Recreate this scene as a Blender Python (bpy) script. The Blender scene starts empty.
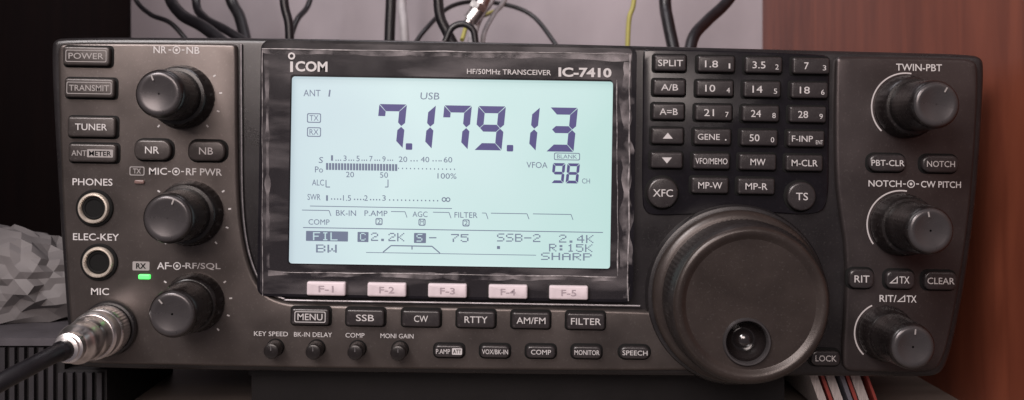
import bpy, math, random, bmesh
from mathutils import Vector, noise
random.seed(7)
S=0.000337      # metres per drawing unit
D=950.0         # camera distance in drawing units
FLOOR=-290.0    # shelf height in drawing units
SL=0.0165       # the radio sits about one degree off level
scene=bpy.context.scene
w=bpy.data.worlds.new("World"); scene.world=w; w.use_nodes=True
w.node_tree.nodes["Background"].inputs[0].default_value=(0.80,0.70,0.76,1)
w.node_tree.nodes["Background"].inputs[1].default_value=0.16
scene.view_settings.view_transform='Standard'
scene.view_settings.look='None'
def PW(u,v,y=0.0):
    k=(D+y)/D
    return ((u-500)*k,y,(140-v)*k)

# ------------------------------------------------------------ materials
def mat(name,col,metal=0.0,rough=0.5,var=0.0,vscale=400,bump=0.0,bscale=3000,emit=None,es=0,coat=0,spec=0.5,dust=0.0,stretch=None):
    m=bpy.data.materials.new(name); m.use_nodes=True
    nt=m.node_tree; b=nt.nodes["Principled BSDF"]
    b.inputs["Base Color"].default_value=(*col,1)
    b.inputs["Metallic"].default_value=metal
    b.inputs["Roughness"].default_value=rough
    b.inputs["Specular IOR Level"].default_value=spec
    b.inputs["Coat Weight"].default_value=coat
    b.inputs["Coat Roughness"].default_value=0.15
    if emit:
        b.inputs["Emission Color"].default_value=(*emit,1); b.inputs["Emission Strength"].default_value=es
    tc=nt.nodes.new("ShaderNodeTexCoord"); mp=nt.nodes.new("ShaderNodeMapping")
    nt.links.new(tc.outputs["Object"],mp.inputs[0])
    if stretch: mp.inputs["Scale"].default_value=stretch
    last=None
    if var>0:
        n=nt.nodes.new("ShaderNodeTexNoise"); n.inputs["Scale"].default_value=vscale; n.inputs["Detail"].default_value=6
        nt.links.new(mp.outputs[0],n.inputs[0])
        r=nt.nodes.new("ShaderNodeValToRGB")
        r.color_ramp.elements[0].position=0.3; r.color_ramp.elements[1].position=0.7
        r.color_ramp.elements[0].color=(*[c*(1-var) for c in col],1)
        r.color_ramp.elements[1].color=(*[min(1,c*(1+var)) for c in col],1)
        nt.links.new(n.outputs[0],r.inputs[0]); last=r.outputs[0]
        rr=nt.nodes.new("ShaderNodeMapRange"); rr.inputs[3].default_value=max(0.03,rough-0.1); rr.inputs[4].default_value=min(1,rough+0.12)
        nt.links.new(n.outputs[0],rr.inputs[0]); nt.links.new(rr.outputs[0],b.inputs["Roughness"])
    if dust>0:
        n=nt.nodes.new("ShaderNodeTexNoise"); n.inputs["Scale"].default_value=1400; n.inputs["Detail"].default_value=3
        nt.links.new(tc.outputs["Object"],n.inputs[0])
        mr=nt.nodes.new("ShaderNodeMapRange"); mr.inputs[1].default_value=0.60; mr.inputs[2].default_value=0.75; mr.inputs[3].default_value=0; mr.inputs[4].default_value=dust
        nt.links.new(n.outputs[0],mr.inputs[0])
        mx=nt.nodes.new("ShaderNodeMix"); mx.data_type='RGBA'
        nt.links.new(mr.outputs[0],mx.inputs[0])
        if last: nt.links.new(last,mx.inputs[6])
        else: mx.inputs[6].default_value=(*col,1)
        mx.inputs[7].default_value=(0.4,0.38,0.36,1); last=mx.outputs[2]
    if last: nt.links.new(last,b.inputs["Base Color"])
    if bump>0:
        n=nt.nodes.new("ShaderNodeTexNoise"); n.inputs["Scale"].default_value=bscale; n.inputs["Detail"].default_value=3
        nt.links.new(mp.outputs[0],n.inputs[0])
        bp=nt.nodes.new("ShaderNodeBump"); bp.inputs["Strength"].default_value=bump; bp.inputs["Distance"].default_value=0.0004
        nt.links.new(n.outputs[0],bp.inputs["Height"]); nt.links.new(bp.outputs[0],b.inputs["Normal"])
    return m
M={}
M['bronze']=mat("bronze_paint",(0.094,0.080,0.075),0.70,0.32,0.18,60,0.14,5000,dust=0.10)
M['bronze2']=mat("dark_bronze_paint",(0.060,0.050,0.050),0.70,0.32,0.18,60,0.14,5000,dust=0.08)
M['shell']=mat("dark_shell_plastic",(0.017,0.015,0.016),0.15,0.28,0.2,80,0.12,4500,dust=0.07,spec=0.55)
M['black']=mat("black_gloss_plastic",(0.006,0.005,0.007),0,0.18,0.2,70,0,dust=0.02)
M['well']=mat("black_gap",(0.003,0.003,0.003),0,0.7,spec=0.2)
M['btn']=mat("button_plastic",(0.026,0.022,0.023),0.1,0.28,0.2,200,0.08,4000,dust=0.09,spec=0.6)
M['btnb']=mat("bronze_button_plastic",(0.054,0.046,0.044),0.35,0.30,0.2,200,0.08,4000,dust=0.09)
M['fbtn']=mat("pale_button_plastic",(0.60,0.52,0.55),0,0.42,0.1,300,0.05)
M['knob']=mat("knob_plastic",(0.009,0.007,0.007),0,0.27,0.2,200,0.08,4000,dust=0.06,spec=0.5)
M['cap']=mat("knob_cap",(0.070,0.064,0.066),0.5,0.27,0.15,100,0.03)
M['rubber']=mat("rubber",(0.014,0.011,0.011),0,0.38,0.2,150,0.2,3000,dust=0.08,spec=0.5)
M['dialface']=mat("dial_face",(0.036,0.027,0.024),0.30,0.31,0.22,70,0.08,4000,dust=0.06,spec=0.6)
M['gloss']=mat("glossy_black_cup",(0.014,0.011,0.011),0.2,0.16,0.1,100,coat=1.0,spec=0.9)
M['white']=mat("white_print",(0.50,0.48,0.48),0,0.5)
M['dim']=mat("grey_print",(0.28,0.26,0.255),0,0.5)
M['arc']=mat("pale_arc_print",(0.46,0.43,0.43),0,0.5)
M['darkprint']=mat("dark_print",(0.33,0.27,0.30),0,0.5)
M['chrome']=mat("nickel",(0.88,0.84,0.83),1,0.30,0.12,300,0.05,2000)
M['cream']=mat("worn_plated_ring",(0.72,0.64,0.55),0.6,0.28,0.15,400,0.1)
M['steel']=mat("dull_steel",(0.22,0.21,0.22),0.9,0.38,0.2,300,0.1)
M['lcdink']=mat("liquid_crystal_ink",(0.02,0.02,0.05),0,0.4,emit=(0.058,0.050,0.165),es=1.0)
M['lcdink2']=mat("liquid_crystal_fine_ink",(0.03,0.03,0.06),0,0.4,emit=(0.125,0.155,0.215),es=1.0)
M['lcdbg']=mat("screen_cell_light",(0.1,0.13,0.13),0,0.4,emit=(0.46,0.62,0.66),es=0.95)
M['green']=mat("green_lamp",(0.1,0.7,0.15),0,0.3,emit=(0.10,0.95,0.16),es=1.0)
M['redoff']=mat("unlit_lamp",(0.16,0.10,0.09),0,0.3)
M['cableblk']=mat("black_cable_jacket",(0.009,0.008,0.010),0,0.36,0.2,200,0.1)
M['cablegry']=mat("grey_cable_jacket",(0.36,0.34,0.35),0,0.5,0.1,200)
M['cableyel']=mat("yellow_cable_jacket",(0.34,0.31,0.08),0,0.5,0.1,200)
M['psu']=mat("grey_case_plastic",(0.06,0.055,0.062),0,0.5,0.2,80,0.15,spec=0.3)
M['psudark']=mat("dark_case_plastic",(0.012,0.011,0.012),0,0.5,0.2,80,0.15,spec=0.3)
M['grille']=mat("grille_plastic",(0.022,0.020,0.023),0,0.5,0.2,80,0.15,spec=0.3)
M['stand']=mat("black_stand_metal",(0.008,0.007,0.008),0.1,0.5,0.3,60,0.1,spec=0.3)
M['shelf']=mat("shelf_board",(0.17,0.14,0.125),0,0.5,0.25,40,0.1,400,stretch=(0.3,3,1))
M['paper']=mat("white_paper",(0.45,0.41,0.40),0,0.6,0.25,900,stretch=(6,1,0.3))
M['redpaper']=mat("red_cover",(0.30,0.05,0.04),0,0.5,0.1,100)
M['bluepaper']=mat("grey_cover",(0.14,0.14,0.17),0,0.5,0.1,100)
M['bag']=mat("grey_film",(0.14,0.13,0.132),0,0.55,0.25,30,0,spec=0.3)

m=bpy.data.materials.new("backlit_screen"); m.use_nodes=True; nt=m.node_tree; b=nt.nodes["Principled BSDF"]
tc=nt.nodes.new("ShaderNodeTexCoord"); sx=nt.nodes.new("ShaderNodeSeparateXYZ"); nt.links.new(tc.outputs["Object"],sx.inputs[0])
mr=nt.nodes.new("ShaderNodeMapRange"); mr.inputs[1].default_value=-160*S; mr.inputs[2].default_value=160*S
nt.links.new(sx.outputs[0],mr.inputs[0])
nn=nt.nodes.new("ShaderNodeTexNoise"); nn.inputs["Scale"].default_value=28; nn.inputs["Detail"].default_value=1
nt.links.new(tc.outputs["Object"],nn.inputs[0])
ad=nt.nodes.new("ShaderNodeMath"); ad.operation='MULTIPLY_ADD'; ad.inputs[1].default_value=0.7
nt.links.new(nn.outputs[0],ad.inputs[0]); nt.links.new(mr.outputs[0],ad.inputs[2])
dv=nt.nodes.new("ShaderNodeMath"); dv.operation='MULTIPLY'; dv.inputs[1].default_value=0.68; nt.links.new(ad.outputs[0],dv.inputs[0])
cr=nt.nodes.new("ShaderNodeValToRGB"); e=cr.color_ramp.elements
e[0].position=0.10; e[0].color=(0.52,0.62,0.69,1); e[1].position=0.95; e[1].color=(0.47,0.68,0.65,1)
x=cr.color_ramp.elements.new(0.5); x.color=(0.60,0.75,0.76,1)
nt.links.new(dv.outputs[0],cr.inputs[0]); nt.links.new(cr.outputs[0],b.inputs["Emission Color"])
b.inputs["Emission Strength"].default_value=0.97
b.inputs["Base Color"].default_value=(0.06,0.08,0.08,1); b.inputs["Roughness"].default_value=0.35
M['lcd']=m

def filmmat(name,lo,hi,fmax,fmin,rot,sc,scale):
    m=bpy.data.materials.new(name); m.use_nodes=True; nt=m.node_tree; nt.nodes.clear()
    out=nt.nodes.new("ShaderNodeOutputMaterial"); mx=nt.nodes.new("ShaderNodeMixShader")
    tr=nt.nodes.new("ShaderNodeBsdfTransparent"); gl=nt.nodes.new("ShaderNodeBsdfPrincipled")
    gl.inputs["Base Color"].default_value=(0.42,0.38,0.39,1); gl.inputs["Roughness"].default_value=0.2
    tc=nt.nodes.new("ShaderNodeTexCoord"); mp=nt.nodes.new("ShaderNodeMapping"); mp.inputs["Rotation"].default_value=(0,rot,0); mp.inputs["Scale"].default_value=sc
    n=nt.nodes.new("ShaderNodeTexNoise"); n.inputs["Scale"].default_value=scale; n.inputs["Detail"].default_value=6
    nt.links.new(tc.outputs["Object"],mp.inputs[0]); nt.links.new(mp.outputs[0],n.inputs[0])
    mr=nt.nodes.new("ShaderNodeMapRange"); mr.inputs[1].default_value=lo; mr.inputs[2].default_value=hi; mr.inputs[3].default_value=fmin; mr.inputs[4].default_value=fmax
    nt.links.new(n.outputs[0],mr.inputs[0]); nt.links.new(mr.outputs[0],mx.inputs[0])
    nt.links.new(tr.outputs[0],mx.inputs[1]); nt.links.new(gl.outputs[0],mx.inputs[2]); nt.links.new(mx.outputs[0],out.inputs[0])
    return m
M['film']=filmmat("clear_film",0.48,0.78,0.30,0.03,0.7,(0.25,1,1),110)
M['film2']=filmmat("scuff_glare_film",0.44,0.66,0.55,0.0,0.0,(0.5,1,0.5),200)  # pale patches: film scuffs with edge glare painted in
M['filmedge']=mat("film_edge",(0.26,0.24,0.245),0,0.3,0.7,500)

def woodmat(name,c1,c2,stretch,rough=0.35,spec=0.5):
    m=bpy.data.materials.new(name); m.use_nodes=True; nt=m.node_tree; b=nt.nodes["Principled BSDF"]
    tc=nt.nodes.new("ShaderNodeTexCoord"); mp=nt.nodes.new("ShaderNodeMapping"); mp.inputs["Scale"].default_value=stretch
    nt.links.new(tc.outputs["Object"],mp.inputs[0])
    n=nt.nodes.new("ShaderNodeTexNoise"); n.inputs["Scale"].default_value=30; n.inputs["Detail"].default_value=9; n.inputs["Distortion"].default_value=0.8
    nt.links.new(mp.outputs[0],n.inputs[0])
    r=nt.nodes.new("ShaderNodeValToRGB"); r.color_ramp.elements[0].position=0.28; r.color_ramp.elements[1].position=0.75
    r.color_ramp.elements[0].color=(*c1,1); r.color_ramp.elements[1].color=(*c2,1)
    nt.links.new(n.outputs[0],r.inputs[0]); nt.links.new(r.outputs[0],b.inputs["Base Color"])
    b.inputs["Roughness"].default_value=rough; b.inputs["Specular IOR Level"].default_value=spec
    return m
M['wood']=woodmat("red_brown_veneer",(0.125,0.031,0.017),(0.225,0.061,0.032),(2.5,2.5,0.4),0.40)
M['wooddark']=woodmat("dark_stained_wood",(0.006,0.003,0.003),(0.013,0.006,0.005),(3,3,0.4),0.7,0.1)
M['wall']=mat("grey_wall",(0.31,0.275,0.295),0,0.8,0.22,14,0.6,60,stretch=(1,1,0.6))

# ------------------------------------------------------------ geometry kit
WL={}
class G:
    def __init__(s): s.v=[];s.f=[];s.m=[]
    def add(s,vf,mi=0):
        o=len(s.v); s.v+=vf[0]
        for f in vf[1]: s.f.append([i+o for i in f]); s.m.append(mi)
        return s
def emit(g,name,mats,parent=None,smooth=35,center=None,**props):
    if not isinstance(mats,(list,tuple)): mats=[mats]
    xs=[p[0] for p in g.v]; ys=[p[1] for p in g.v]; zs=[p[2] for p in g.v]
    c=center or ((min(xs)+max(xs))/2,(min(ys)+max(ys))/2,(min(zs)+max(zs))/2)
    me=bpy.data.meshes.new(name)
    me.from_pydata([((p[0]-c[0])*S,(p[1]-c[1])*S,(p[2]-c[2])*S) for p in g.v],[],g.f)
    for k in mats: me.materials.append(M[k])
    me.polygons.foreach_set("material_index",g.m)
    me.update()
    if smooth:
        me.polygons.foreach_set("use_smooth",[True]*len(me.polygons))
        me.set_sharp_from_angle(angle=math.radians(smooth))
    o=bpy.data.objects.new(name,me); scene.collection.objects.link(o)
    wl=Vector((c[0]*S,c[1]*S,(c[2]-FLOOR)*S)); WL[o]=wl
    if parent: o.parent=parent; o.location=wl-WL[parent]
    else: o.location=wl
    for k,v in props.items(): o[k]=v
    return o
def empty(name,pos,**props):
    o=bpy.data.objects.new(name,None); scene.collection.objects.link(o); o.empty_display_size=0.01
    wl=Vector((pos[0]*S,pos[1]*S,(pos[2]-FLOOR)*S)); WL[o]=wl; o.location=wl
    for k,v in props.items(): o[k]=v
    return o
def rrect(cx,cy,w,h,r,n=5,sl=SL):
    r=min(r,w/2-0.01,h/2-0.01); P=[]
    for (sx,sy,a0) in ((1,1,0),(-1,1,90),(-1,-1,180),(1,-1,270)):
        ox=sx*(w/2-r); oy=sy*(h/2-r)
        for i in range(n+1):
            a=math.radians(a0+90*i/n); dx=ox+r*math.cos(a); dy=oy+r*math.sin(a)
            P.append((cx+dx-sl*dy,cy+dy+sl*dx))
    return P
def circ(cx,cy,r,n=48): return [(cx+r*math.cos(2*math.pi*i/n),cy+r*math.sin(2*math.pi*i/n)) for i in range(n)]
def chaikin(P,it=2):
    for _ in range(it):
        Q=[]
        for i in range(len(P)):
            a=P[i]; b=P[(i+1)%len(P)]
            Q.append((a[0]*.75+b[0]*.25,a[1]*.75+b[1]*.25)); Q.append((a[0]*.25+b[0]*.75,a[1]*.25+b[1]*.75))
        P=Q
    return P
def inset(Q,d):
    n=len(Q); A=sum(Q[i][0]*Q[(i+1)%n][1]-Q[(i+1)%n][0]*Q[i][1] for i in range(n)); s=1 if A>0 else -1
    R=[]
    for i in range(n):
        p,q,r=Vector(Q[i-1]),Vector(Q[i]),Vector(Q[(i+1)%n])
        e1=(q-p).normalized(); e2=(r-q).normalized()
        n1=Vector((-e1.y,e1.x))*s; n2=Vector((-e2.y,e2.x))*s
        o=(n1+n2)/max(0.4,1+n1.dot(n2)); R.append((q.x+o.x*d,q.y+o.y*d))
    return R
def plate(P,yf,yb,b=1.0,steps=3):
    Q=[(PW(u,v,yf)[0],PW(u,v,yf)[2]) for u,v in P]; n=len(Q)
    A=sum(Q[i][0]*Q[(i+1)%n][1]-Q[(i+1)%n][0]*Q[i][1] for i in range(n))
    if A<0: Q=Q[::-1]
    L=[(Q,yb)]
    for k in range(steps+1):
        a=math.pi/2*k/steps; L.append((inset(Q,b*(1-math.cos(a))),yf+b*(1-math.sin(a))))
    vs=[];fs=[]
    for q,y in L: vs+=[(x,y,z) for x,z in q]
    for l in range(len(L)-1):
        for i in range(n):
            j=(i+1)%n; fs.append([l*n+i,l*n+j,(l+1)*n+j,(l+1)*n+i])
    o=(len(L)-1)*n; fs.append([o+i for i in range(n)]); fs.append([i for i in range(n)][::-1])
    return vs,fs
def frame(Po,Pi,yf,yo,yi):
    n=len(Po); vs=[PW(u,v,yo) for u,v in Po]+[PW(u,v,yf) for u,v in Po]+[PW(u,v,yf) for u,v in Pi]+[PW(u,v,yi) for u,v in Pi]; fs=[]
    for l in range(3):
        for i in range(n):
            j=(i+1)%n; fs.append([l*n+j,l*n+i,(l+1)*n+i,(l+1)*n+j])
    return vs,fs
def flat(P,y): 
    Q=[PW(u,v,y) for u,v in P]
    A=sum(Q[i][0]*Q[(i+1)%len(Q)][2]-Q[(i+1)%len(Q)][0]*Q[i][2] for i in range(len(Q)))
    if A<0: Q=Q[::-1]
    return Q,[list(range(len(Q)))]
def lathe(cu,cv,y0,prof,seg=64,flute=0,amp=0,frange=(0,0)):
    cx,_,cz=PW(cu,cv,y0); vs=[];fs=[]
    for r,h in prof:
        for i in range(seg):
            a=2*math.pi*i/seg; rr=r
            if flute and frange[0]<=h<=frange[1]: rr=r+amp*math.cos(flute*a)
            vs.append((cx+rr*math.cos(a),y0-h,cz+rr*math.sin(a)))
    for l in range(len(prof)-1):
        for i in range(seg):
            j=(i+1)%seg; fs.append([l*seg+i,l*seg+j,(l+1)*seg+j,(l+1)*seg+i])
    o=(len(prof)-1)*seg; fs.append([o+i for i in range(seg)])
    return vs,fs
def ring(u,v,r1,r2,y,n=40,a0=0,a1=360):
    vs=[];fs=[]
    for i in range(n+1):
        a=math.radians(a0+(a1-a0)*i/n)
        for r in (r1,r2): vs.append(PW(u+r*math.cos(a),v-r*math.sin(a),y))
    for i in range(n): fs.append([2*i,2*i+1,2*i+3,2*i+2])
    return vs,fs
def quad(u0,v0,u1,v1,y,sl=SL):
    c=(u0+u1)/2; return flat([(u0,v0+(u0-c)*sl),(u1,v0+(u1-c)*sl),(u1,v1+(u1-c)*sl),(u0,v1+(u0-c)*sl)],y)
def line(u0,v0,u1,v1,t,y):
    d=Vector((u1-u0,v1-v0)).normalized(); nx,ny=-d.y*t/2,d.x*t/2
    return flat([(u0+nx,v0+ny),(u1+nx,v1+ny),(u1-nx,v1-ny),(u0-nx,v0-ny)],y)
def boxline(cx,cy,w,h,t,y):
    P=rrect(cx,cy,w,h,1.5,3); Q=rrect(cx,cy,w-2*t,h-2*t,1.2,3); n=len(P)
    return [PW(*p,y) for p in P]+[PW(*p,y) for p in Q],[[i,(i+1)%n,n+(i+1)%n,n+i] for i in range(n)]
def triline(u,v,r,t,y):
    A=[(u-r,v+r*.8),(u+r,v+r*.8),(u+r,v-r*.9)]; c=(u+r*.41,v+r*.29); B=[(c[0]+(a-c[0])*(1-t/r*1.8),c[1]+(b-c[1])*(1-t/r*1.8)) for a,b in A]
    return [PW(*p,y) for p in A+B],[[i,(i+1)%3,3+(i+1)%3,3+i] for i in range(3)]
TC={}
def tgeo(s,bold):
    k=(s,bold)
    if k in TC: return TC[k]
    c=bpy.data.curves.new("t",'FONT'); c.body=s; c.offset=bold; c.resolution_u=3
    o=bpy.data.objects.new("t",c); scene.collection.objects.link(o)
    dg=bpy.context.evaluated_depsgraph_get(); me=bpy.data.meshes.new_from_object(o.evaluated_get(dg))
    V=[(v.co.x,v.co.y) for v in me.vertices]; F=[list(p.vertices) for p in me.polygons]
    bpy.data.objects.remove(o); bpy.data.curves.remove(c); bpy.data.meshes.remove(me)
    x0=min(v[0] for v in V);x1=max(v[0] for v in V);y0=min(v[1] for v in V);y1=max(v[1] for v in V)
    V=[((a-x0)/(x1-x0)-.5,(b-y0)/(y1-y0)-.5) for a,b in V]
    TC[k]=(V,F); return TC[k]
def text(s,u,v,w,h,y,bold=0.012,slant=0.0):
    V,F=tgeo(s,bold)
    return [PW(u+a*w+b*h*slant,v-b*h+a*w*SL,y) for a,b in V],[f[:] for f in F]
def tube(pts,r,seg=12,sub=8):
    P=[Vector(p) for p in pts]; C=[]
    E=[P[0]*2-P[1]]+P+[P[-1]*2-P[-2]]
    for i in range(1,len(E)-2):
        for k in range(sub):
            t=k/sub; a,b_,c,d=E[i-1],E[i],E[i+1],E[i+2]
            C.append(0.5*((2*b_)+(c-a)*t+(2*a-5*b_+4*c-d)*t*t+(3*b_-a-3*c+d)*t**3))
    C.append(P[-1]); vs=[];fs=[]; up=Vector((0.13,0.9,0.31)).normalized()
    for i,c in enumerate(C):
        t=(C[min(i+1,len(C)-1)]-C[max(i-1,0)]).normalized()
        up=(up-t*up.dot(t)).normalized(); sd=t.cross(up)
        rr=r(i/(len(C)-1)) if callable(r) else r
        for k in range(seg):
            a=2*math.pi*k/seg; q=c+up*rr*math.cos(a)+sd*rr*math.sin(a); vs.append(tuple(q))
    for i in range(len(C)-1):
        for k in range(seg):
            j=(k+1)%seg; fs.append([i*seg+k,i*seg+j,(i+1)*seg+j,(i+1)*seg+k])
    fs.append(list(range(seg))[::-1]); fs.append([(len(C)-1)*seg+k for k in range(seg)])
    return vs,fs
def box(x0,x1,y0,y1,z0,z1):
    v=[(x,y,z) for x in (x0,x1) for y in (y0,y1) for z in (z0,z1)]
    return v,[[0,1,3,2],[4,6,7,5],[0,4,5,1],[2,3,7,6],[0,2,6,4],[1,5,7,3]]

# ------------------------------------------------------------ the radio
radio=empty("radio_transceiver",(0,0,-228),label="black and bronze desktop radio transceiver with lit blue-green screen",category="radio")
out=chaikin([(50,48),(52,40),(62,37),(160,37),(300,38),(500,42),(700,47),(900,52),(972,54),(983,57),(986,66),(984,110),(979,190),(969,270),(957,335),(948,366),(941,375),(928,378),(850,377),(700,377),(500,375),(340,373),(230,371),(88,369),(74,366),(68,352),(62,270),(56,180),(51,90)],2)
g=G(); g.add(plate(out,0,26,6,4)); emit(g,"front_panel",'shell',radio)
g=G(); g.add(plate(rrect(512,209,860,312,10),22,700,3)); emit(g,"housing",'shell',radio)
P=chaikin([(57,56),(58,45),(66,42.5),(150,42.5),(228,43.5),(236,44),(237,52),(237,130),(238,200),(243,245),(252,276),(264,294),(282,302),(300,304.5),(460,307),(630,310),(660,312),(700,330),(705,368),(690,371.5),(500,370.5),(340,369),(230,367),(100,364.5),(82,363),(75,356),(70,330),(65,260),(60,170)],2)
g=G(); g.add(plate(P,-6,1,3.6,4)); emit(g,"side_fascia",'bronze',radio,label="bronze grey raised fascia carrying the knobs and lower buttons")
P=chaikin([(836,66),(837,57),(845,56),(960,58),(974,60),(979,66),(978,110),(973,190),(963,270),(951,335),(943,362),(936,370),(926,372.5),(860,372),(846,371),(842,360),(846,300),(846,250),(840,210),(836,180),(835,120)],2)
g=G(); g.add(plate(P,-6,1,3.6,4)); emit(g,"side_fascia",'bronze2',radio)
g=G(); seam=[(241,44),(241.5,130),(242.5,200),(247,243),(256,273),(268,291),(284,298.5),(302,300.5),(460,303),(640,306)]
g.add(tube([PW(u,v,-2) for u,v in seam],1.4,8,6)); emit(g,"trim_strip",'steel',radio)
g=G(); g.add(plate(chaikin([(643,52),(646,49),(700,50),(820,54),(828,56),(830,62),(829,150),(829,200),(820,216),(760,212),(700,214),(655,216),(645,212),(642,200),(643,100)],2),-2,1,1.5)); emit(g,"keypad_fascia",'black',radio)

# ---- display unit
disp_o=rrect(447,171,376,256,9); lcd_in=rrect(451,172.5,321,187,3)
g=G(); g.add(frame(disp_o,lcd_in,-7,1,-0.4)); disp=emit(g,"display_bezel",'black',radio,20)
g=G(); g.add(flat(rrect(451,172.5,330,196,2),-0.8)); emit(g,"screen",'lcd',disp,0)
fo=rrect(446,171,368,251,4); fi=rrect(450,172,322,190,3)
g=G(); n=len(fo); g.add(([PW(*p,-7.6) for p in fo]+[PW(*p,-7.6) for p in fi],[[i,(i+1)%n,n+(i+1)%n,n+i] for i in range(n)]))
emit(g,"protective_film",'film',disp,0)
g=G()
def ragged(a,b,t0,t1):
    k=40; top=[];bot=[]; d=Vector((b[0]-a[0],b[1]-a[1])); nrm=Vector((-d.y,d.x)).normalized()
    for i in range(k+1):
        s=i/k; p=Vector(a)+d*s; wd=t0+(t1-t0)*abs(noise.noise(Vector((s*11,a[0]*.1,a[1]*.1))))*2
        top.append(PW(*(p+nrm*wd*.5),-7.75)); bot.append(PW(*(p-nrm*wd*.5),-7.75))
    return top+bot,[[i,i+1,k+2+i,k+1+i] for i in range(k)]
g.add(ragged((262,51),(632,57),3,9)); g.add(ragged((627,62),(626,298),5,15)); g.add(ragged((268,273),(618,279),3,9)); g.add(ragged((267,60),(268,268),2,6))
emit(g,"film_scuff_glare",'film2',disp,0)  # strips of painted glare along the worn film edges
g=G()
def jag(a,b,t,amp):
    k=14; pts=[]
    for i in range(k+1):
        s=i/k; pts.append(PW(a[0]+(b[0]-a[0])*s+random.uniform(-amp,amp),a[1]+(b[1]-a[1])*s+random.uniform(-amp,amp),-7.8))
    g.add(tube(pts,lambda s:t*(0.3+1.1*abs(noise.noise(Vector((s*7,a[0],a[1]))))),6,2))
jag((262,49),(628,54),1.1,0.4); jag((630,55),(628,301),1.6,0.7); jag((262,50),(263,296),0.8,0.4); jag((283,272),(616,277),0.8,0.5); jag((617,80),(618,276),0.9,0.5)
emit(g,"film_edge",'filmedge',disp)
YI=-1.2
def seg7(g,ch,x,yt,w,h,t,sh=0.10):
    on={'7':'abc','1':'bc','9':'abcdfg','3':'abcdg','8':'abcdefg'}[ch]
    def pt(a,b): return (x+a+(h-b)*sh, yt+b+a*SL)
    k=t/2; gp=0.035*t+0.1
    def hz(yc): return [pt(k+gp,yc),pt(t+gp,yc-k),pt(w-t-gp,yc-k),pt(w-k-gp,yc),pt(w-t-gp,yc+k),pt(t+gp,yc+k)]
    S7={'a':[pt(0.4,0),pt(w-0.6,0),pt(w-t-gp*.5,t),pt(t+gp*.5,t)],'g':hz(h/2),'d':[pt(0.6,h),pt(w-0.4,h),pt(w-t-gp*.5,h-t),pt(t+gp*.5,h-t)],
        'f':[pt(0,0.6),pt(t,t+gp),pt(t,h/2-k-gp),pt(k,h/2-gp),pt(0,h/2-k)],'b':[pt(w,0.6),pt(w,h/2-k),pt(w-k,h/2-gp),pt(w-t,h/2-k-gp),pt(w-t,t+gp)],
        'e':[pt(0,h-0.6),pt(t,h-t-gp),pt(t,h/2+k+gp),pt(k,h/2+gp),pt(0,h/2+k)],'c':[pt(w,h-0.6),pt(w,h/2+k),pt(w-k,h/2+gp),pt(w-t,h/2+k+gp),pt(w-t,h-t-gp)]}
    for s in on: g.add(flat(S7[s],YI))
    if ch=='7' and t>4: g.add(flat([pt(0,0.6),pt(t,t+gp),pt(t,t+5),pt(0,t+5)],YI))
g=G()
for ch,x in (('7',375),('1',404),('7',440),('9',474),('1',508),('3',546)):
    seg7(g,ch,x,104+(x-375)*SL*1.2,27.5,44,7.0)
for x in (409,510): g.add(flat(rrect(x,146.5+(x-407)*SL,6.5,6.5,1),YI))
emit(g,"frequency_readout",'lcdink',disp,0)
g=G(); seg7(g,'9',551,163,12.5,20,2.8); seg7(g,'8',565.5,163.3,12.5,20,2.8)
emit(g,"channel_readout",'lcdink',disp,0)
g=G()
def T(s,u,v,w,h,b=0.0,sl=0.0): g.add(text(s,u,v,w,h,YI,b,sl))
T("ANT",312,93,17,6.5); g.add(line(329,96.6,330,89.8,1.5,YI)); emit(g,"antenna_readout",'lcdink2',disp,0)
g=G(); T("USB",430,96,19,7,0,0.1); emit(g,"mode_readout",'lcdink2',disp,0)
g=G(); T("TX",314,118,9,5.5); g.add(boxline(314,118,14,9.5,0.9,YI)); emit(g,"transmit_readout",'lcdink2',disp,0)
g=G(); T("RX",314,132,9,5.5); g.add(boxline(314,132,14,9.5,0.9,YI)); emit(g,"receive_readout",'lcdink2',disp,0)
g=G(); T("VFOA",537,165,21,6); T("BLANK",567,156.5,20,4,0.0); g.add(boxline(567,156.5,26,7.5,0.8,YI)); T("CH",586,181,8,5)
emit(g,"memory_readout",'lcdink2',disp,0)
g=G()
T("S",321,160,4,6,0,0.15); T("Po",319,169.5,8,6); T("ALC",318,182.5,12,6); T("SWR",314,197,13,6)
for i,(s,u) in enumerate((("1",332),("3",345),("5",358),("7",371),("9",384),("20",403),("40",425),("60",448))):
    T(s,u,158+i*0.25,(2 if s=="1" else 3.2) if len(s)==1 else 8.5,5.5)
    if i<5: 
        for k in (4,6.3,8.6): g.add(quad(u+k-.5,159.6,u+k+.5,160.8,YI))
for u in (411,414,417,433,436,439,441): g.add(quad(u-.5,160.2,u+.6,161.4,YI))
for u in range(326,396,3): g.add(quad(u,163+(u-326)*SL,u+2.2,169.8+(u-326)*SL,YI),0)
for u in range(398,457,4): g.add(quad(u,166.5+(u-326)*SL,u+1,167.8+(u-326)*SL,YI))
T("20",350,174.5,8,5.5); T("50",384,175,8,5.5); T("100%",447,176,19,5.5)
g.add(line(326,180,326,187,0.9,YI)); g.add(line(326,187,330,187,.9,YI)); g.add(line(388,179.5,388,187,0.9,YI)); g.add(line(385,187,388,187,.9,YI))
for s,u,w_ in (("1",327,1.8),("1.5",347,8),("2",366,3.5),("3",384,3.5)): T(s,u,198,w_,5.5)
for u in list(range(331,342,3))+list(range(354,364,3))+list(range(370,382,3))+list(range(389,440,4)): g.add(quad(u,198.3+(u-330)*SL,u+1.2,199.6+(u-330)*SL,YI))
g.add(ring(444,199.5,1.4,2.4,YI,12)); g.add(ring(448,199.6,1.4,2.4,YI,12))
g.add(line(310,206,452,208.5,0.7,YI))
emit(g,"meter_readout",'lcdink2',disp,0)
g=G()
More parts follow.
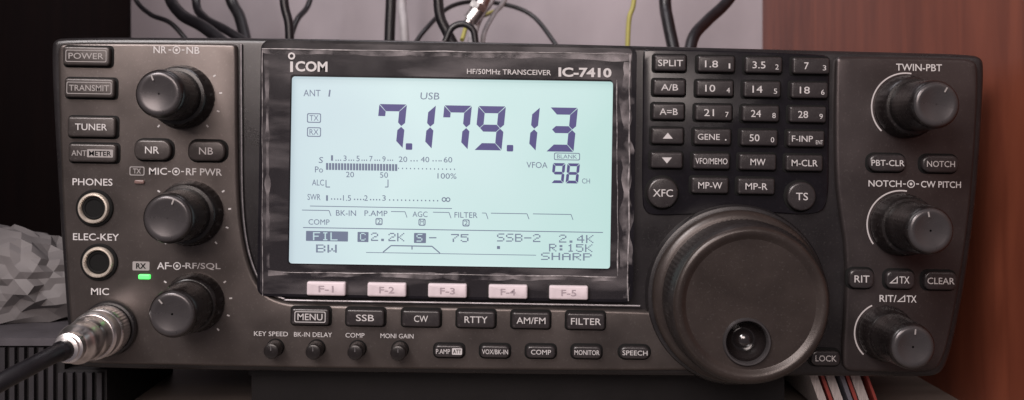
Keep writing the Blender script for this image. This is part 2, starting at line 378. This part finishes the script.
T("BK-IN",346,213,20,5.5); T("P.AMP",376,213.3,23,5.5); T("AGC",420,214.2,15,5.5); T("FILTER",466,215,23,5.5); T("COMP",319,222,21,5.5)
for u,s in ((379,"2"),(422,"M"),(466,"2")): g.add(boxline(u,221.5+(u-379)*SL,7,7,0.9,YI)); T(s,u,221.5+(u-379)*SL,3.5,4.5)
for a,b_ in ((302,329),(391,405),(433,449),(482,486),(491,527),(533,571)):
    vv=210+(a-300)*SL
    g.add(line(a,vv,b_,vv+(b_-a)*SL,0.7,YI)); g.add(line(b_,vv+(b_-a)*SL,b_+2,vv+6,0.7,YI))
g.add(line(303,227.5,603,227.5+300*SL,0.8,YI))
emit(g,"function_readout",'lcdink2',disp,0)
F57={'F':"11111 10000 10000 11110 10000 10000 10000",'I':"01110 00100 00100 00100 00100 00100 01110",'L':"10000 10000 10000 10000 10000 10000 11111",
'B':"11110 10001 10001 11110 10001 10001 11110",'W':"10001 10001 10001 10101 10101 11011 10001",'C':"01110 10001 10000 10000 10000 10001 01110",
'2':"01110 10001 00001 00110 01000 10000 11111",'.':"00000 00000 00000 00000 00000 01100 01100",'K':"10001 10010 10100 11000 10100 10010 10001",
'S':"01111 10000 10000 01110 00001 00001 11110",'-':"00000 00000 00000 11111 00000 00000 00000",'7':"11111 00001 00010 00100 01000 01000 01000",
'5':"11111 10000 11110 00001 00001 10001 01110",'R':"11110 10001 10001 11110 10100 10010 10001",':':"00000 01100 01100 00000 01100 01100 00000",
'1':"00100 01100 00100 00100 00100 00100 01110",'H':"10001 10001 10001 11111 10001 10001 10001",'A':"01110 10001 10001 11111 10001 10001 10001",
'P':"11110 10001 10001 11110 10000 10000 10000",'4':"00010 00110 01010 10010 11111 00010 00010",' ':"00000 "*7}
def dots(g,s,x,y,pw,ph,mi=0,yy=YI):
    for ch in s:
        for r,row in enumerate(F57[ch].split()):
            c=0
            while c<5:
                if row[c]=='1':
                    e=c
                    while e<4 and row[e+1]=='1': e+=1
                    g.add(quad(x+c*pw,y+r*ph,x+(e+1)*pw-0.1,y+(r+1)*ph-0.12,yy,0),mi); c=e
                c+=1
        x+=6*pw; y+=6*pw*SL
g=G()
g.add(flat(rrect(327,236.2,42,10,0.5,2),YI),0); dots(g,"FIL",313,232.2,1.45,1.15,1,YI-0.3)
g.add(flat(rrect(363,237,11,10,0.5,2),YI)); dots(g,"C",360,233,1.15,1.1,1,YI-0.3)
dots(g,"2.2K",371,232.6,1.45,1.2); g.add(flat(rrect(420,238,12,10,0.5,2),YI)); dots(g,"S",416.5,234,1.2,1.1,1,YI-0.3)
dots(g,"-",429,233.6,1.5,1.2); dots(g,"75",451,234,1.6,1.15)
dots(g,"SSB-2",497,233.5,1.5,1.15); dots(g,"2.4K",559,234.6,1.5,1.15)
dots(g,"BW",316,244.5,1.9,1.15); dots(g,"R:15K",549,243.8,1.5,1.1); dots(g,"SHARP",541,252.6,1.75,1.05)
for a,b_ in (((383,252.2),(391,245.6)),((391,245.6),(432,246.3)),((432,246.3),(440,253.2))): g.add(line(*a,*b_,1.1,YI))
g.add(line(366,252.4,536,255.2,0.6,YI-0.1))
g.add(line(412,246,412,249.5,1.1,YI-0.2)); g.add(quad(497,246,500,249,YI))
emit(g,"menu_readout",['lcdink2','lcdbg'],disp,0)
g=G(); g.add(text("COM",311.5,66.5,32,10.5,-8.0,0.03)); g.add(line(291.6,61.5,291.6,72,2.8,-8.0)); g.add(ring(291.6,56.0,1.9,3.6,-8.0,24))
emit(g,"maker_logo",'white',disp,0)
g=G(); g.add(text("HF/50MHz TRANSCEIVER",509,72,84,5.2,-8.2,0.006)); g.add(text("IC-7410",585,72.5,53,9.6,-8.2,0.035))
emit(g,"type_lettering",'white',disp,0)

# ---- buttons
def legend(g2,items,y):
    for it in items:
        if it[0]=='tri': 
            _,u,v,r,up=it; s=-1 if up else 1
            g2.add(flat([(u-r,v-s*r*.55),(u+r,v-s*r*.55),(u,v+s*r*.65)],y))
        elif it[0]=='tril': g2.add(triline(it[1],it[2],it[3],0.9,y))
        elif it[0]=='box': g2.add(boxline(it[1],it[2],it[3],it[4],0.7,y))
        elif it[0]=='fill': g2.add(flat(rrect(it[1],it[2],it[3],it[4],0.8,2),y))
        elif it[0]=='dk': g2.add(text(it[1],it[2],it[3],it[4],it[5],y-0.3,0.01),1)
        else: g2.add(text(it[0],it[1],it[2],it[3],it[4],y,it[5] if len(it)>5 else 0.003))
def button(u,v,w_,h_,r,items,surf,raise_=6,m_='btn',lm='white',name="push_button",round_=False,**kw):
    g=G(); yf=surf-raise_
    u0=500+(u-500)*(D+yf)/(D+surf); v0=140+(v-140)*(D+yf)/(D+surf)
    if round_:
        g.add(plate(circ(u0,v0,w_/2+2),surf-0.5,surf+1,0.4,2),1); g.add(plate(circ(u,v,w_/2),yf,surf,2.2,4),0)
    else:
        g.add(plate(rrect(u0,v0,w_+3.6,h_+3.6,r+1.5),surf-0.5,surf+1,0.4,2),1); g.add(plate(rrect(u,v,w_,h_,r+0.5),yf,surf,2.0,4),0)
    b=emit(g,name,[m_,'well'],radio,**kw)
    g2=G(); legend(g2,items,yf-0.25)
    emit(g2,"button_legend",[lm,'well'],b,0)
    return b
FS=-6
button(86,56,47,19,3,[("POWER",86,56,35,6),('box',86,56,41,12)],FS,6,'btnb','dim')
button(89,88,50,19,3,[("TRANSMIT",89,88,40,6),('box',89,88,45,12)],FS,6,'btnb','dim')
button(91,127,48,20,3,[("TUNER",91,127,32,6.5)],FS,6,'btnb')
button(92,153,48,18,3,[("ANT",79,153,15,5.5),('fill',100,153.4,26,8),('dk',"METER",100,153.4,22,5)],FS,6,'btnb','dim')
button(152,150,37,20,8,[("NR",152,150,14,7)],FS,7,'btnb'); button(206,151,37,20,8,[("NB",206,151,14,7)],FS,7,'btnb')
for i in range(5):
    u=326+i*60.7; v=289+i*1.0
    button(u,v,39,14,1.5,[("F-%d"%(i+1),u,v,15,6.5,0.01)],-7,6,'fbtn','darkprint',"function_button")
for s,u,w_ in (("MENU",310,25),("SSB",365,18),("CW",421,14),("RTTY",476,23),("AM/FM",531,29),("FILTER",586,30)):
    v=317+(u-310)*SL
    it=[(s,u,v,w_,6.5)]
    if s=="MENU": it.append(('box',u,v,31,11))
    button(u,v,38,16.5,2.5,it,FS,6,'btn','white')
for s,u,w_ in (("P.AMP",449,15),("VOX/BK-IN",495,26),("COMP",541,20),("MONITOR",587,25),("SPEECH",635,25)):
    v=351.5+(u-449)*0.008
    it=[(s,u,v,w_,4.8)] if s!="P.AMP" else [(s,443,v,14,4.8),('fill',457,v,10,6.5),('dk',"ATT",457,v,8,4)]
    button(u,v,29 if s!="SPEECH" else 30,12.5,4 if s!="SPEECH" else 6,it,FS,5,'btn')
KS=-2
kp=[[("SPLIT",),("1.8","1"),("3.5","2"),("7","3")],[("A/B",),("10","4"),("14","5"),("18","6")],[("A=B",),("21","7"),("24","8"),("28","9")],
[("up",),("GENE","."),("50","0"),("F-INP","ENT")],[("down",),("VFO/MEMO",),("MW",),("M-CLR",)],[None,("MP-W",),("MP-R",),None]]
W1={"SPLIT":25,"A/B":17,"A=B":18,"GENE":22,"F-INP":21,"VFO/MEMO":32,"MW":15,"M-CLR":26,"MP-W":24,"MP-R":22}
for r,row in enumerate(kp):
    for c,it in enumerate(row):
        if it is None: continue
        u=(670.5,716.5,764,811.5)[c]-r*(0.9,1.25,1.5,1.7)[c]; v=63+r*24.3+(c*0.95)
        w_=32 if c==0 else 37
        if it[0] in("up","down"): L=[('tri',u,v,5,it[0]=="up")]
        elif len(it)==1: L=[(it[0],u,v,W1[it[0]],6.5 if it[0]!="VFO/MEMO" else 6)]
        else:
            s=it[0]; big=W1.get(s,{1:4.5,2:10,3:13}.get(len(s),14))
            L=[(s,u-5 if big<20 else u-4,v,big,7 if big<20 else 6)]
            if it[1]==".": L.append(('fill',u+13,v+3,1.6,1.6))
            elif it[1]=="ENT": L.append((it[1],u+13,v+3.5,7,4,0.0))
            else: L.append((it[1],u+13,v+2,1.6 if it[1]=="1" else 3.4,5.2,0.0))
        button(u,v,w_,16,2,L,KS,6,'btn')
button(663,193,31,31,0,[("XFC",663,193,20,7.5)],KS,7,'btn',round_=True)
button(802,196.5,29,29,0,[("TS",802,196.5,12,7.5)],KS,7,'btn',round_=True)
button(888,163,37,17,7,[("PBT-CLR",888,163,33,6)],FS,6,'btn'); button(941,164,37,17,7,[("NOTCH",941,164,28,6)],FS,6,'btn')
button(862,279,25,19,6,[("RIT",862,279,15,7)],FS,6,'btn'); button(901,280,29,18,6,[('tril',893.5,280,4.2),("TX",904.5,280,10,7)],FS,6,'btn'); button(941,281,33,18,6,[("CLEAR",941,281,27,6.5)],FS,6,'btn')
button(826,358.5,29,15,5,[("LOCK",826,358.5,21,6)],-1,5,'btn')

# ---- printed legends on the fascia
def pleg(fn,mt='white'):
    g=G(); fn(g); emit(g,"printed_legend",mt,radio,0)
LY=-6.4
def symb(g,u,v): g.add(ring(u,v,3.0,3.9,LY,20)); g.add(ring(u,v,0.0,1.4,LY,12)); g.add(quad(u-8.0,v-.5,u-5.2,v+.5,LY)); g.add(quad(u+5.2,v-.5,u+8.0,v+.5,LY))
def L1(s,u,v,w_,h_,b=0.008): pleg(lambda g:g.add(text(s,u,v,w_,h_,LY,b)))
L1("PHONES",92.5,182,40,7); L1("ELEC-KEY",96,237,46,7); L1("MIC",100,291.5,18,7)
def L2(a,ua,wa,b_,ub,wb,us,v,h_=7):
    def fn(g): g.add(text(a,ua,v+(ua-us)*SL,wa,h_,LY,0.008)); symb(g,us,v); g.add(text(b_,ub,v+(ub-us)*SL,wb,h_,LY,0.008))
    pleg(fn)
L2("NR",160,13,"NB",193,13,176.5,50); L2("MIC",158,18,"RF PWR",204,36,176,171.5); L2("AF",163,12,"RF/SQL",203,35,177,266)
L1("TWIN-PBT",919,67.5,46,7); L2("NOTCH",885,33,"CW PITCH",941,40,911,184,6.5)
pleg(lambda g:(g.add(text("RIT/",888,298.5,17,7,LY,0.008)),g.add(triline(901,298.5,4.2,0.9,LY)),g.add(text("TX",911.5,299,10,7,LY,0.008))))
for s,u,v,w_ in (("KEY SPEED",271,333.8,34),("BK-IN DELAY",313,334.6,38),("COMP",355,335.3,19),("MONI GAIN",397,336,33)): L1(s,u,v,w_,4.6,0.002)
pleg(lambda g:(g.add(boxline(137,171,15,9,0.9,LY)),g.add(text("TX",137,171,8,5,LY,0.02))),'dim')
pleg(lambda g:(g.add(flat(rrect(141,266,17,9,1,2),LY)),g.add(text("RX",141,266,10,5.5,LY-0.4,0.02),1)),['dim','well'])
g=G(); g.add(plate(rrect(139,182,10,4,1.5),-8,-5,1)); emit(g,"indicator_lamp",'redoff',radio,label="unlit transmit indicator lamp")
g=G(); g.add(plate(rrect(144,277,12,5,1.5),-8.5,-5,1)); emit(g,"indicator_lamp",'green',radio,label="green glowing receive indicator lamp")

# ---- dual knobs
def knob(u,v,R,r,H,ticks=None,arc=None,pa=80,name="control_knob"):
    s=FS
    base=[(R+1,0),(R+1,5),(R-0.5,9),(R-1.5,18),(R-3,20),(r+1,20.5),(r+1.6,21)]
    g=G(); g.add(lathe(u,v,s,base,128,32,0.25,(4,17)))
    k=emit(g,name,'knob',radio)
    g=G(); g.add(lathe(u,v,s,[(r+1.4,20),(r+1.2,24),(r,H-7),(r-0.6,H-3),(r-1.6,H-1),(r-3,H)],144,36,0.08,(22,H-5))); emit(g,"knob_grip",'knob',k)
    g=G(); g.add(lathe(u,v,s,[(r-2.2,H-0.7),(r-2.8,H+0.6),(r-4.0,H+1.6),(r-6,H+1.9),(r-8,H+1.6),(r*0.5,H+0.7),(r*0.2,H+0.2),(1,H)],64)); emit(g,"knob_cap",'cap',k,60)
    g=G(); cx,_,cz=PW(u,v,s); a=math.radians(pa)
    d=Vector((math.cos(a),0,math.sin(a))); p=Vector((-d.z,0,d.x))*0.7; c=Vector((cx,s-H-2.2,cz))
    q=[c+d*(r-10)+p,c+d*(r-5)+p,c+d*(r-5)-p,c+d*(r-10)-p]; g.add(([tuple(x) for x in q],[[0,1,2,3]])); emit(g,"pointer_mark",'dim',k,0)
    g=G()
    if ticks:
        for i in range(11):
            a=math.radians(-50+i*28); rr=R+6
            if 60<math.degrees(a)<135: continue
            g.add(line(u+rr*math.cos(a),v-rr*math.sin(a),u+(rr+2.8)*math.cos(a),v-(rr+2.8)*math.sin(a),1.5,LY))
        emit(g,"scale_marks",'white',k,0)
    if arc:
        g.add(ring(u,v,R+3.2,R+4.6,LY,30,arc[0],arc[1])); emit(g,"scale_marks",'arc',k,0)
knob(183,97,30.5,23,67,True,None,110); knob(191,213,31.5,24,67,True,None,70); knob(195,302,28.5,23,66,True,None,130)
knob(905.5,107,30,23,67,None,(80,225),60); knob(901,224.5,30,23,65,None,(80,215),100); knob(885,333,26.5,22,64,None,(115,225),85)
for u,v in ((271,351.5),(313,352.2),(355,352.8),(398,353.4)):
    g=G(); u0=500+(u-500)*0.98; v0=140+(v-140)*0.98
    g.add(lathe(u0,v0,FS,[(8.8,0),(8.8,1.5),(8.2,2)],48)); k=emit(g,"trimmer_knob",'well',radio)
    g=G(); g.add(lathe(u0,v0,FS,[(8.0,1),(7.8,17),(7.0,19),(5.5,19.6),(1,19.6)],64,16,0.25,(2,16))); emit(g,"knob_grip",'knob',k)
    g=G(); y=FS-20
    uu=500+(u0-500)*(D+FS)/(D+y); vv=140+(v0-140)*(D+FS)/(D+y)
    g.add(line(uu,vv-1,uu,vv-5.5,1.0,y)); emit(g,"pointer_mark",'steel',k,0)

# ---- main tuning dial
DU,DV=735,294
g=G(); g.add(lathe(DU,DV,0,[(90,-1),(90,4),(88,8),(85,9)],160)); emit(g,"dial_surround",'shell',radio)
dial=empty("tuning_dial",(PW(DU,DV,0)[0],0,PW(DU,DV,0)[2])); WLd=WL[dial]; dial.parent=radio; dial.location=WLd-WL[radio]
g=G(); g.add(lathe(DU,DV,0,[(84.5,8),(85,12),(85,17),(83,20),(78,22)],160)); emit(g,"dial_skirt",'dialface',dial)
g=G(); rg=lathe(DU,DV,0,[(76,20),(77,26),(76.8,50),(76.2,54),(74.8,58),(73,60.5)],400,100,0.4,(25,51)); rg[1].pop(); g.add(rg); emit(g,"rubber_grip",'rubber',dial)
dx,dz=-4,-35
cx,_,cz=PW(DU,DV,0)
g=G(); lip=lathe(DU,DV,0,[(73.2,60.2),(72.4,62),(70.8,63.4),(68.6,64),(66.4,63.6),(64.4,62.6),(62.6,61.4),(61,60.6)],200); lip[1].pop(); g.add(lip)
NS=200; vs=[];fs=[]; RH=19.5
for k in range(13):
    t=k/12
    for i in range(NS):
        a=2*math.pi*i/NS; ox,oz=61*math.cos(a),61*math.sin(a)
        ix,iz=dx+RH*math.cos(a),dz+RH*math.sin(a)
        vs.append((cx+ox*(1-t)+ix*t,-60.6,cz+oz*(1-t)+iz*t))
for k in range(12):
    for i in range(NS):
        j=(i+1)%NS; fs.append([k*NS+i,k*NS+j,(k+1)*NS+j,(k+1)*NS+i])
g.add((vs,fs)); emit(g,"dial_face",'dialface',dial,40)
def lathe_w(X,Z,y0,prof,seg=64):
    u=500+X*D/(D+y0); v=140-Z*D/(D+y0); return lathe(u,v,y0,prof,seg)
g=G(); g.add(lathe_w(cx+dx,cz+dz,-60.6,[(22.8,-0.5),(22.5,1.8),(21.5,3.0),(20.2,2.8),(19.3,1.0),(18.8,-2)],72)); 
g.f.pop(); g.m.pop(); emit(g,"dimple_ring",'cap',dial)
prof=[(19.4,18)]+[(19*math.cos(math.radians(a)),17-16*math.sin(math.radians(a))) for a in range(0,58,5)]+[(10.2,3.8),(9.9,5.5),(9.2,8.0),(7.8,10.4),(5.8,12.2),(3.6,13.3),(1.6,13.8),(0.5,13.9)]
g=G(); g.add(lathe_w(cx+dx,cz+dz,-42.5,prof,72)); emit(g,"finger_cup",'gloss',dial,70)

# ---- jacks and microphone socket
for u,v in ((95,208),(99.5,262)):
    g=G(); g.add(lathe(u,v,FS,[(18.5,0),(18.5,1.5),(17.5,2.2),(16.5,2.2)],64)); j=emit(g,"phone_jack",'well',radio)
    g=G(); g.add(lathe(u,v,FS,[(15.5,1.5),(15.2,4.5),(14.4,5.8),(12.9,6.0),(12.0,5.0),(11.6,2.6)],64),0); g.f.pop(); g.m.pop(); emit(g,"jack_ring",'cream',j)
    g=G(); g.add(lathe(u,v,FS,[(11.2,2.4),(10.9,3.4),(10.0,3.6),(8.8,3.2),(8.4,2.5)],48)); emit(g,"jack_hole",'well',j)
MU,MV=110,328
g=G(); g.add(lathe(MU,MV,FS,[(27.5,0),(27.5,3),(26,5),(24,5.5),(23,4)],80)); s_=emit(g,"microphone_socket",'shell',radio)
c=PW(MU,MV,FS)
mic=empty("microphone_plug",(c[0],FS-8,c[2]),label="nickel microphone plug with thick black cord in the socket",category="plug")
g=G(); g.add(lathe(MU,MV,FS,[(22,6.2),(23.6,8),(24.2,11),(24.2,24),(23.4,26),(22.2,27),(22.2,29),(22.8,30),(22.8,40),(21,42)],180,45,0.3,(9,25))); emit(g,"coupling_ring",'chrome',mic)
g=G(); g.add(lathe(MU,MV,FS,[(20.5,41),(20.3,54),(19.2,57),(18.5,58),(18.5,60),(18.9,61),(18.9,74),(17.6,77),(15.8,79),(15,84),(13.5,86)],96)); emit(g,"plug_shell",'chrome',mic)
g=G(); g.add(lathe(MU,MV,FS,[(14,83),(14,90),(13.5,92),(11.5,93),(11.5,97),(9,98)],64)); emit(g,"cord_clamp",'chrome',mic)
for dz_,dx_ in ((8,8),(-8,-8)):
    g=G(); g.add(lathe_w(c[0]+dx_,c[2]+dz_,-88,[(3.2,0),(3.2,8),(2.4,9.5),(0.5,9.8)],20)); emit(g,"clamp_screw",'chrome',mic)
g=G(); g.add(tube([(c[0],-98,c[2]),(c[0]-3,-116,c[2]-1),(c[0]-14,-140,c[2]-7),(c[0]-34,-165,c[2]-19),(c[0]-58,-185,c[2]-40),(c[0]-88,-200,c[2]-82),(c[0]-108,-206,c[2]-140)],lambda s: 9.2 if s<0.12 else 7.8,20,10)); emit(g,"cord",'cableblk',mic,60)

# ------------------------------------------------------------ surroundings
XL,XR,YB=-720,512,905
g=G(); g.add(box(XL-30,XR+30,YB,YB+12,FLOOR-10,700)); emit(g,"wall",'wall',kind="structure",label="mauve grey painted wall behind the radio",category="wall")
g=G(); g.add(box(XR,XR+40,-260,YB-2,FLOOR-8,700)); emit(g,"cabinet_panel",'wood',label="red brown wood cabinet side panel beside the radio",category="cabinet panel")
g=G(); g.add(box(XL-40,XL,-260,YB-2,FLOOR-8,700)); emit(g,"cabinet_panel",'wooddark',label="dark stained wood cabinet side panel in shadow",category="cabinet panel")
g=G(); g.add(box(XL-30,XR+30,-170,YB-2,FLOOR-30,FLOOR)); emit(g,"shelf",'shelf',label="grey brown shelf board carrying the radio",category="shelf")
zb=PW(0,365,22)[2]-0.5
g=G() 
g.add(box(-262,300,40,560,zb-14,zb-0.3)); g.add(box(-262,-248,52,560,FLOOR,zb-14)); g.add(box(286,300,52,560,FLOOR,zb-14)); g.add(box(-248,286,52,60,FLOOR,zb-14))
emit(g,"equipment_stand",'stand',label="low black metal stand under the radio",category="stand")
case=empty("power_supply",(-520,120,FLOOR),label="grey vented plastic power supply case beside the radio",category="power supply")
x0,x1=-640,-452; y0,y1=30,235; zt=PW(0,338,30)[2]; zlow=PW(0,371,30)[2]
g=G(); g.add(box(x0,x1,y0+6,y1,FLOOR,zt-8)); g.add(box(x1,-408,y0+6,y1,FLOOR,zlow)); 
emit(g,"case_body",'psudark',case)
g=G(); g.add(box(x0-2,x1+2,y0,y1+2,zt-8,zt)); emit(g,"case_lid",'psu',case)
g=G()
x=x0+4
while x<-412:
    top=zt-10 if x<x1-6 else zlow-2
    g.add(box(x,x+5,y0,y0+5.5,FLOOR+3,top)); x+=10
emit(g,"vent_grille",'grille',case)
g=G(); cx_,cy_,cz_=(-552,150,zt+44); vs=[];fs=[]
bm=bmesh.new(); bmesh.ops.create_icosphere(bm,subdivisions=4,radius=1)
for v in bm.verts:
    p=v.co.copy(); q0=p+Vector((noise.noise(p*2),noise.noise(p*2+Vector((5,0,0))),noise.noise(p*2+Vector((0,7,0)))))*0.5
    vd=noise.voronoi(Vector((q0.x*2.4,q0.y*2.2,q0.z*1.2)))[0]
    d=0.80+0.26*noise.noise(p*1.2+Vector((3,1,2)))+0.38*vd[0]+0.07*noise.noise(p*6)
    q=Vector((p.x*82*d,p.y*60*d,p.z*62*d*(1-0.30*p.x))); z=cz_+q.z
    if z<zt+0.5: z=zt+0.5
    vs.append((cx_+q.x,cy_+q.y,z))
for f in bm.faces: fs.append([v.index for v in f.verts])
bm.free(); g.add((vs,fs)); emit(g,"plastic_bag",'bag',smooth=16,label="crumpled grey plastic bag on the vented case",category="bag")
X=338
for i,(m_,lab) in enumerate((('paper',"white paper magazine standing under the radio"),('redpaper',"red covered magazine standing under the radio"),('paper',"white paper magazine standing under the radio"),('bluepaper',"grey covered magazine standing under the radio"),('redpaper',"red covered magazine standing under the radio"),('paper',"white paper magazine standing under the radio"),('redpaper',"red covered magazine standing under the radio"))):
    g=G(); t=(11,5,12,6,5,13,4)[i]; a=math.radians(-20)
    vs,fs=box(0,t-0.5,45+3*(i%3),200,0,48-2*(i%3)); vs=[(X+x*math.cos(a)+z*math.sin(a),y,FLOOR+5.0-x*math.sin(a)*-1+z*math.cos(a)) for x,y,z in vs]
    X+=t/math.cos(a)+0.6
    g.add((vs,fs)); emit(g,"magazine",m_,label=lab,category="magazine",group="magazines standing under the radio")
def cable(pts,r,m_,lab):
    g=G(); g.add(tube([PW(*p) for p in pts],r,12,8)); emit(g,"cable",m_,None,60,label=lab,category="cable",group="cables hanging behind the radio")
bl="black cable hanging down behind the radio"
cable([(120,-50,620),(134,-4,620),(150,14,600),(172,24,580),(196,52,560)],4,'cableblk',"thin black cable hanging behind the radio")
cable([(160,-60,600),(168,-8,600),(181,14,560),(205,28,500),(240,56,450)],9.5,'cableblk',bl)
cable([(200,-60,640),(196,0,640),(205,18,600),(226,30,540),(262,52,500)],7,'cableblk',bl)
cable([(224,-60,700),(230,-5,700),(240,18,680),(248,50,640)],10,'cableblk',bl)
cable([(282,-60,500),(284,0,500),(289,25,500),(290,60,500)],7,'cableblk',bl)
cable([(318,-60,760),(310,0,760),(296,22,720),(284,60,700)],5,'cableblk',bl)
cable([(392,-60,600),(391,0,600),(390,25,600),(389,60,600)],9,'cableblk',bl)
cable([(404,-60,800),(402,0,800),(404,25,780),(406,60,780)],8,'cablegry',"grey cable hanging against the wall")
cable([(436,-60,500),(438,-5,500),(440,16,500),(446,30,500),(462,60,500)],8,'cableblk',bl)
cable([(445,42,450),(452,28,450),(463,24,450),(473,30,450),(476,46,450)],5,'cableblk',bl)
cable([(410,52,620),(425,30,640),(452,6,700),(488,2,740),(530,14,740),(560,50,700)],4,'cableblk',"thin black cable looped behind the radio")
cable([(500,-60,600),(492,-5,600),(482,12,560),(474,30,500),(470,60,460)],7,'cablegry',"grey cable hanging against the wall")
cable([(515,-60,640),(506,-5,640),(494,14,600),(484,34,540),(482,60,500)],4,'cablegry',"grey cable hanging against the wall")
cable([(637,-60,600),(634,0,600),(629,20,600),(627,60,600)],4,'cableyel',"thin yellow cable hanging behind the radio")
cable([(520,-60,700),(505,0,700),(488,14,650),(470,20,560),(462,40,520)],3.5,'cableyel',"thin yellow cable hanging behind the radio")
cable([(664,-60,600),(665,0,600),(668,22,580),(676,60,550)],10,'cableblk',bl)
cable([(760,-50,600),(730,-2,560),(708,20,520),(694,36,480),(688,60,450)],9,'cableblk',bl)
g=G(); g.add(tube([PW(486,-8,500),PW(479,8,500),PW(470,20,500)],12,24,4)); g.add(tube([PW(480,4,500),PW(477,10,500)],15,6,2)); g.add(tube([PW(471,18,500),PW(466,27,500)],8,20,2))
emit(g,"cable_connector",'chrome',smooth=40,label="nickel coaxial connector hanging among the cables",category="connector")

# ------------------------------------------------------------ camera and lamps
cam=bpy.data.cameras.new("Camera"); co=bpy.data.objects.new("Camera",cam); scene.collection.objects.link(co)
co.location=(0,-D*S,-FLOOR*S); co.rotation_euler=(math.radians(90),0,0)
cam.sensor_width=36; cam.lens=36*D/1024; cam.shift_x=12/1024; cam.shift_y=-60/1024
cam.clip_start=0.01; cam.clip_end=50; cam.dof.use_dof=True; cam.dof.focus_distance=(D-8)*S; cam.dof.aperture_fstop=18
scene.camera=co
def area(name,loc,target,sx,sy,power,col):
    l=bpy.data.lights.new(name,'AREA'); l.shape='RECTANGLE'; l.size=sx; l.size_y=sy; l.energy=power; l.color=col
    o=bpy.data.objects.new(name,l); scene.collection.objects.link(o); o.location=loc
    o.rotation_euler=(Vector(target)-Vector(loc)).to_track_quat('-Z','Y').to_euler()
area("window_lamp",(-0.42,-0.6,0.75),(0,0,0.1),0.35,0.35,8.8,(1.0,0.94,0.93))
area("front_fill_lamp",(-0.12,-0.85,0.44),(0.05,0.05,0.08),0.6,0.3,5.8,(1.0,0.86,0.81))  # added front fill above the camera, for soft sheen on the faceplate
area("back_lamp",(-0.02,0.12,0.45),(0.02,0.3,0.1),0.2,0.1,0.35,(1.0,0.95,1.0))
